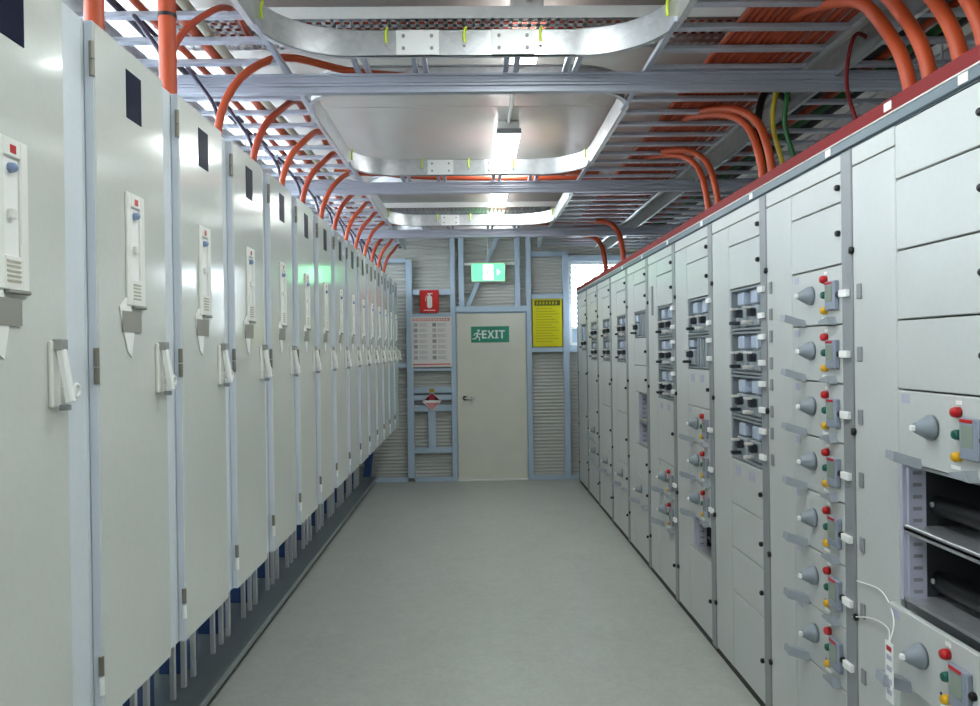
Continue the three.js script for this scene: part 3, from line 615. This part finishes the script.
// cables lying on the ladders
const wob = () => (rnd() - 0.5) * 0.008;
const runs = [];
for (let q = 0; q < 12; q++) runs.push([1.035 + q * 0.0272, 0.0118]);
for (const x of [1.373, 1.4, 1.44]) runs.push([x, 0.0118]);
for (const [x, r] of runs) {
  const pts = []; for (let d = 0.5; d <= 9.3; d += 1.1) pts.push([x + wob() * 0.5, YT + 0.026 + r + Math.abs(wob()) * 0.4, d]);
  tag(mesh('power_cable', [tube(pts, r, 60, 8)], q2(x)), 'long orange cable lying on the rungs of the ladder beside the switchgear', 'cable', 'cables along the switchgear ladder');
}
function q2(x) { return Math.round(x * 1000) % 2 ? M.orange : M.orangeDeep; }
for (const [x, r, m, l] of [[-1.07, 0.024, M.orange, 'thick orange cable along the ladder above the drive cabinets'], [-1.015, 0.02, M.beige, 'beige cable along the ladder above the drive cabinets'], [-1.17, 0.014, M.orange, 'slim orange cable on the ladder, beside the thick one'], [-1.26, 0.014, M.purple, 'dark purple cable on the ladder above the drive cabinets']]) {
  const pts = []; for (let d = 0.5; d <= 9.3; d += 1.1) pts.push([x + wob() * 2, YT + 0.026 + r, d]);
  tag(mesh('power_cable', [tube(pts, r, 60, 9)], m), l, 'cable');
}
for (const [x, r, m, l] of [[1.68, 0.03, M.dark, 'thick black cable on the rear ladder over the switchgear'], [1.75, 0.02, M.orangeDeep, 'orange cable on the rear ladder over the switchgear'], [1.81, 0.018, M.earthGreen, 'green cable on the rear ladder over the switchgear'], [1.88, 0.03, M.dark, 'second black cable on the rear ladder, beside the green one']]) {
  const pts = []; for (let d = 0.5; d <= 9.3; d += 1.1) pts.push([x + wob() * 4, 2.787 + r, d]);
  tag(mesh('power_cable', [tube(pts, r, 60, 8)], m), l, 'cable');
}
// cables rising out of the drive cabinets
for (let k = 0; k < NL; k++) {
  const d = DN0 + k * PITCH + 0.27 + wob() * 4, cross = k === 3 || k === 7 || k === 11, n = ORD[NL - k];
  if (k === 0 || k === 1) continue;
  const pts = cross
    ? [[-1.0, 2.35, d], [-1.0, 2.48, d], [-0.97, 2.6, d + 0.02], [-0.91, 2.73, d + 0.1], [-0.79, 2.832, d + 0.22], [-0.5, 2.83, d + 0.4], [0.2, 2.826, d + 0.5], [1.0, 2.83, d + 0.5]]
    : [[-1.01, 2.35, d], [-1.0, 2.5, d], [-0.955, 2.64, d + 0.03], [-0.89, 2.74, d + 0.1], [-0.86, 2.82, d + 0.25], [-0.87, 2.83, d + 0.6]];
  tag(mesh('power_cable', [tube(pts, k === 2 ? 0.011 : 0.0165, 40, 9)], k % 2 ? M.orange : M.orangeDeep), 'orange cable rising from the ' + n + ' drive cabinet from the exit wall', 'cable', 'riser cables of the drive cabinets');
  const e = d + 0.13;
  tag(mesh('control_cable', [tube([[-1.04, 2.35, e], [-1.035, 2.48, e], [-1.06, 2.6, e + 0.02], [-1.14, 2.72, e + 0.06], [-1.22, 2.82, e + 0.16], [-1.23, 2.83, e + 0.5]], 0.009, 30, 7)], M.purple), 'thin purple control cable rising from the ' + n + ' drive cabinet from the exit wall', 'cable', 'control cables of the drive cabinets');
}
for (const [x, d, r, l] of [[-0.965, 2.58, 0.027, 'thick upright orange conduit with a black tie above the drive cabinets'], [-0.955, 2.06, 0.024, 'upright orange conduit nearer the fifteenth drive cabinet from the exit wall']]) {
  const t = thing('orange_conduit', l, 'conduit', x, 2.355, d);
  mesh('pipe', [rod([0, 0, 0], [0, 0.74, 0], r, 16)], M.orange, t);
  mesh('cable_tie', [rod([0, 0.3, 0], [0, 0.312, 0], r + 0.002, 16)], M.black, t);
}
// cables dropping into the switchgear
function drop(d, dx, r, m, label, f = 1) {
  const x = 1.345 + dx;
  tag(mesh('power_cable', [tube([[x - 0.235 * f, 2.84, d + 1.15], [x - 0.215 * f, 2.835, d + 0.82 * f], [x - 0.155 * f, 2.8, d + 0.54 * f], [x - 0.055, 2.73, d + 0.3 * f], [x - 0.015, 2.62, d + 0.14], [x - 0.005, 2.5, d + 0.06], [x, 2.39, d + 0.02], [x, 2.21, d]], r, 44, 10)], m), label, 'cable', 'drop cables into the switchgear');
}
[[2.46, 0.03], [2.36, 0.035], [2.23, 0.05], [2.12, 0.05]].forEach(([d, dx], k) => drop(d, dx, 0.022, M.orange, ORD[k + 1] + ' from the exit wall of four thick orange cables dropping behind the red rail', 0.7));
[[3.66, 0], [3.57, 0.01]].forEach(([d, dx], k) => drop(d, dx, 0.019, M.orange, ['deeper', 'outer'][k] + ' of two orange cables dropping beside the yellow and green earth cables'));
[[4.52, 0], [4.4, 0.02]].forEach(([d, dx], k) => drop(d, dx, 0.018, M.orange, ['deeper', 'outer'][k] + ' of two orange cables dropping into the section with three drawers above an opening'));
for (const [d, l] of [[7.1, 'orange cable dropping into the fourth switchgear section from the exit wall'], [8.05, 'orange cable dropping into the second switchgear section from the exit wall']]) drop(d, 0, 0.024, M.orangeDeep, l);
const vert = (x, d, r, m, l) => tag(mesh('control_cable', [tube([[x, 2.21, d], [x + 0.01, 2.4, d - 0.01], [x - 0.03, 2.6, d], [x + 0.02, 2.8, d + 0.03], [x + 0.2, 2.82, d + 0.2]], r, 30, 8)], m), l, 'cable');
vert(1.42, 3.66, 0.012, M.earthYellow, 'yellow earth cable beside a green one above the switchgear');
vert(1.46, 3.62, 0.012, M.earthGreen, 'green earth cable beside the yellow one above the switchgear');
vert(1.4, 3.8, 0.018, M.black, 'black cable standing behind the yellow and green earth cables');
vert(1.5, 3.1, 0.008, M.railRed, 'thin red cable rising behind the red rail');

renderer.render(scene, camera);
